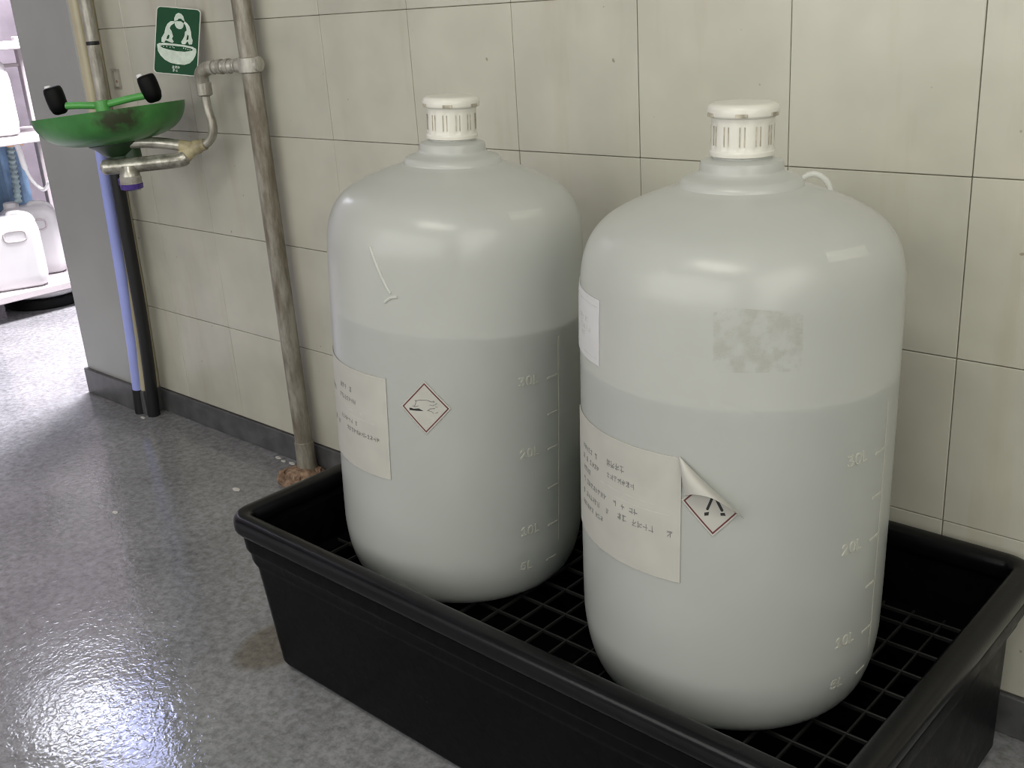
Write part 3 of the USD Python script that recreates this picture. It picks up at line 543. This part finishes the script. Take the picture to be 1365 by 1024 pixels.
M = np.array([[1, 0, 0, 0], [0, 0, -1, -.0005], [0, 1, 0, 0], [0, 0, 0, 1.0]]); pm_.apply_transform(M); obj('plate_frame', pm_, galv_light, pc, smooth=False)
obj('plate_screw', frame_to(lathe([(0, 0), (.003, 0), (.003, .002), (0, .003)], 12), (-.843, -.0003, .902), (0, -1, 0)), rust, pc)

# ------------------------------------------------------------------ far shelf through the doorway
def rack_part(n, m, p): return obj(n, m, shelf_m, p, smooth=False)
sh = thing('storage_rack', 'pale metal storage rack seen through the doorway at the left edge', 'shelf rack')
for z in (.105, .672, 1.005): rack_part('shelf_board', bx(-2.72, -2.285, -1.0, .60, z - .028, z, .003), sh)
for x, y in ((-2.700, -.985), (-2.298, -.985), (-2.700, .583), (-2.45, .583)):
    if 1: rack_part('upright_post', bx(x - .016, x + .016, y - .016, y + .016, 0, 1.02, .002), sh)
rack_part('cross_rail', bx(-2.716, -2.700, -1.0, .60, .905, .92, .002), sh)
def jerrycan(label, c, rz, s=1.0):
    ca, sa = math.cos(rz), math.sin(rz); M = np.array([[ca * s, -sa * s, 0, c[0]], [sa * s, ca * s, 0, c[1]], [0, 0, s, c[2]], [0, 0, 0, 1]])
    t = thing('jerrycan', label, 'jerrycan', M, group='jerrycans on the storage rack')
    secs = [(.085, .06, .03, 0), (.102, .075, .035, .012), (.107, .08, .036, .05), (.107, .08, .036, .20), (.104, .078, .036, .225), (.094, .070, .034, .247), (.076, .056, .03, .262), (.06, .04, .025, .268)]
    obj('can_body', loft([(rrect(-a, a, -b, b, r), z) for a, b, r, z in secs]), can_m, t, smooth=50)
    obj('carry_handle', tube(spline([(.01, 0, .262), (.02, 0, .272), (.05, 0, .271), (.08, 0, .258), (.092, 0, .235)], 6), .011, 14), can_m, t, smooth=50)
    obj('recess_ring', tube(np.array([(.02 + .038 * math.copysign(abs(math.cos(a)) ** .6, math.cos(a)), -.0795, .2 + .02 * math.copysign(abs(math.sin(a)) ** .6, math.sin(a))) for a in np.linspace(0, 2 * math.pi, 33)]), .004, 8), shelf_m, t, smooth=50)
    obj('screw_lid', frame_to(lathe([(0, 0), (.026, 0), (.028, .004), (.028, .02), (.025, .025), (0, .025)], 28), (-.05, 0, .262), (0, 0, 1)), can_m, t, smooth=40)
    return t
CR = math.atan2(-1.6, 4.1) + math.pi / 2
jerrycan('white plastic jerrycan in front on the lowest shelf of the rack', (-2.405, .262, .105), CR, 1.03)
jerrycan('white plastic jerrycan behind its neighbour at the right end of the lowest shelf', (-2.565, .415, .105), CR, 1.03)
jerrycan('white plastic jerrycan on the middle shelf, cut by the left photo edge', (-2.42, .285, .672), CR, 1.0)
tub = thing('wash_tub', 'pale round basin on a black rubber base on the floor below the rack', 'basin', loc=(-2.50, .395, 0))
obj('tub_base', lathe([(0, 0), (.155, 0), (.163, .006), (.163, .034), (.152, .040), (0, .040)], 48), rubber, tub, label='black rubber base', smooth=40)
obj('basin', lathe([(0, .040), (.14, .040), (.158, .052), (.163, .064), (.152, .064), (.13, .050), (0, .048)], 48), can_m, tub, smooth=40)
ap_ = thing('hanging_apron', 'dark blue plastic apron hanging behind the middle of the rack', 'apron')
for k, (x, y0, y1, mtl) in enumerate(((-2.86, .10, .58, cloth_blue),)):
    ys = np.linspace(y0, y1, 40); off = .014 * np.sin(np.arange(40) * 1.1) + .010 * np.sin(np.arange(40) * .43)
    poly = sg.LineString([(x + o, y) for o, y in zip(off, ys)]).buffer(.003, cap_style='flat'); m = extrude(poly, .62); m.apply_translation((0, 0, .12)); obj('apron_sheet', m, mtl, ap_, smooth=40)
hs = thing('coiled_hose', 'grey-green ribbed hose hanging straight down beside the blue apron', 'hose')
zz = np.linspace(.40, .638, 60); obj('hose_tube', tube(np.c_[np.full(60, -2.55) + .004 * np.sin(zz * 30), .395 + .01 * np.cos(zz * 9), zz], .013 + .003 * np.sin(np.arange(60) * 1.3), 12), cloth_teal, hs, smooth=50)
cdw = thing('white_cord', 'white cord sagging in a loop from under the middle shelf to the rack post', 'cord')
obj('cord_loop', tube(spline([(-2.40, .366, .638), (-2.40, .372, .60), (-2.40, .376, .555), (-2.39, .388, .50), (-2.37, .405, .466), (-2.34, .410, .462), (-2.300, .4170, .492)], 6), [.011] * 14 + [.007] * 23, 10), white_plastic, cdw, smooth=50)
og = thing('orange_clip', 'small orange clip hanging just under the middle shelf', 'clip', loc=(-2.44, .375, .634))
obj('clip_body', bx(-.012, .012, -.032, .032, -.008, .008, .004), orange_m, og, smooth=False); obj('clip_tongue', bx(-.004, .004, .025, .055, -.004, .006, .002), orange_m, og, smooth=False)

# ------------------------------------------------------------------ scraps on the floor
def flake(label, x, y, s, seed, group=None):
    r = np.random.default_rng(seed); p = [(s * (1 + .5 * r.random()) * math.cos(a) * 1.3, s * (.6 + .4 * r.random()) * math.sin(a)) for a in np.linspace(0, 2 * math.pi, 9)[:-1]]
    m = extrude(sg.Polygon(p), .0016); m.apply_translation((x, y, .0001)); obj('paint_flake', m, chip_m, None, label, 'flake', group, smooth=False)
flake('white paint flake on the floor left of the rusty pipe foot', -.274, -.190, .0075, 1)
flake('tiny white paint flake on the open floor well left of the spill tray', -.405, -.425, .006, 2)
for k, (x, y, s) in enumerate(((-.345, -.020, .006), (-.315, -.026, .005), (-.285, -.022, .007), (-.262, -.035, .005))):
    flake('%s pale plaster crumbs on the floor along the skirting' % ('leftmost of four', 'second from left of four', 'third from left of four', 'rightmost of four')[k], x, y, s, 10 + k, 'plaster crumbs along the skirting')
flake('pale crumb at the foot of the black pipe', -.905, -.075, .006, 20)
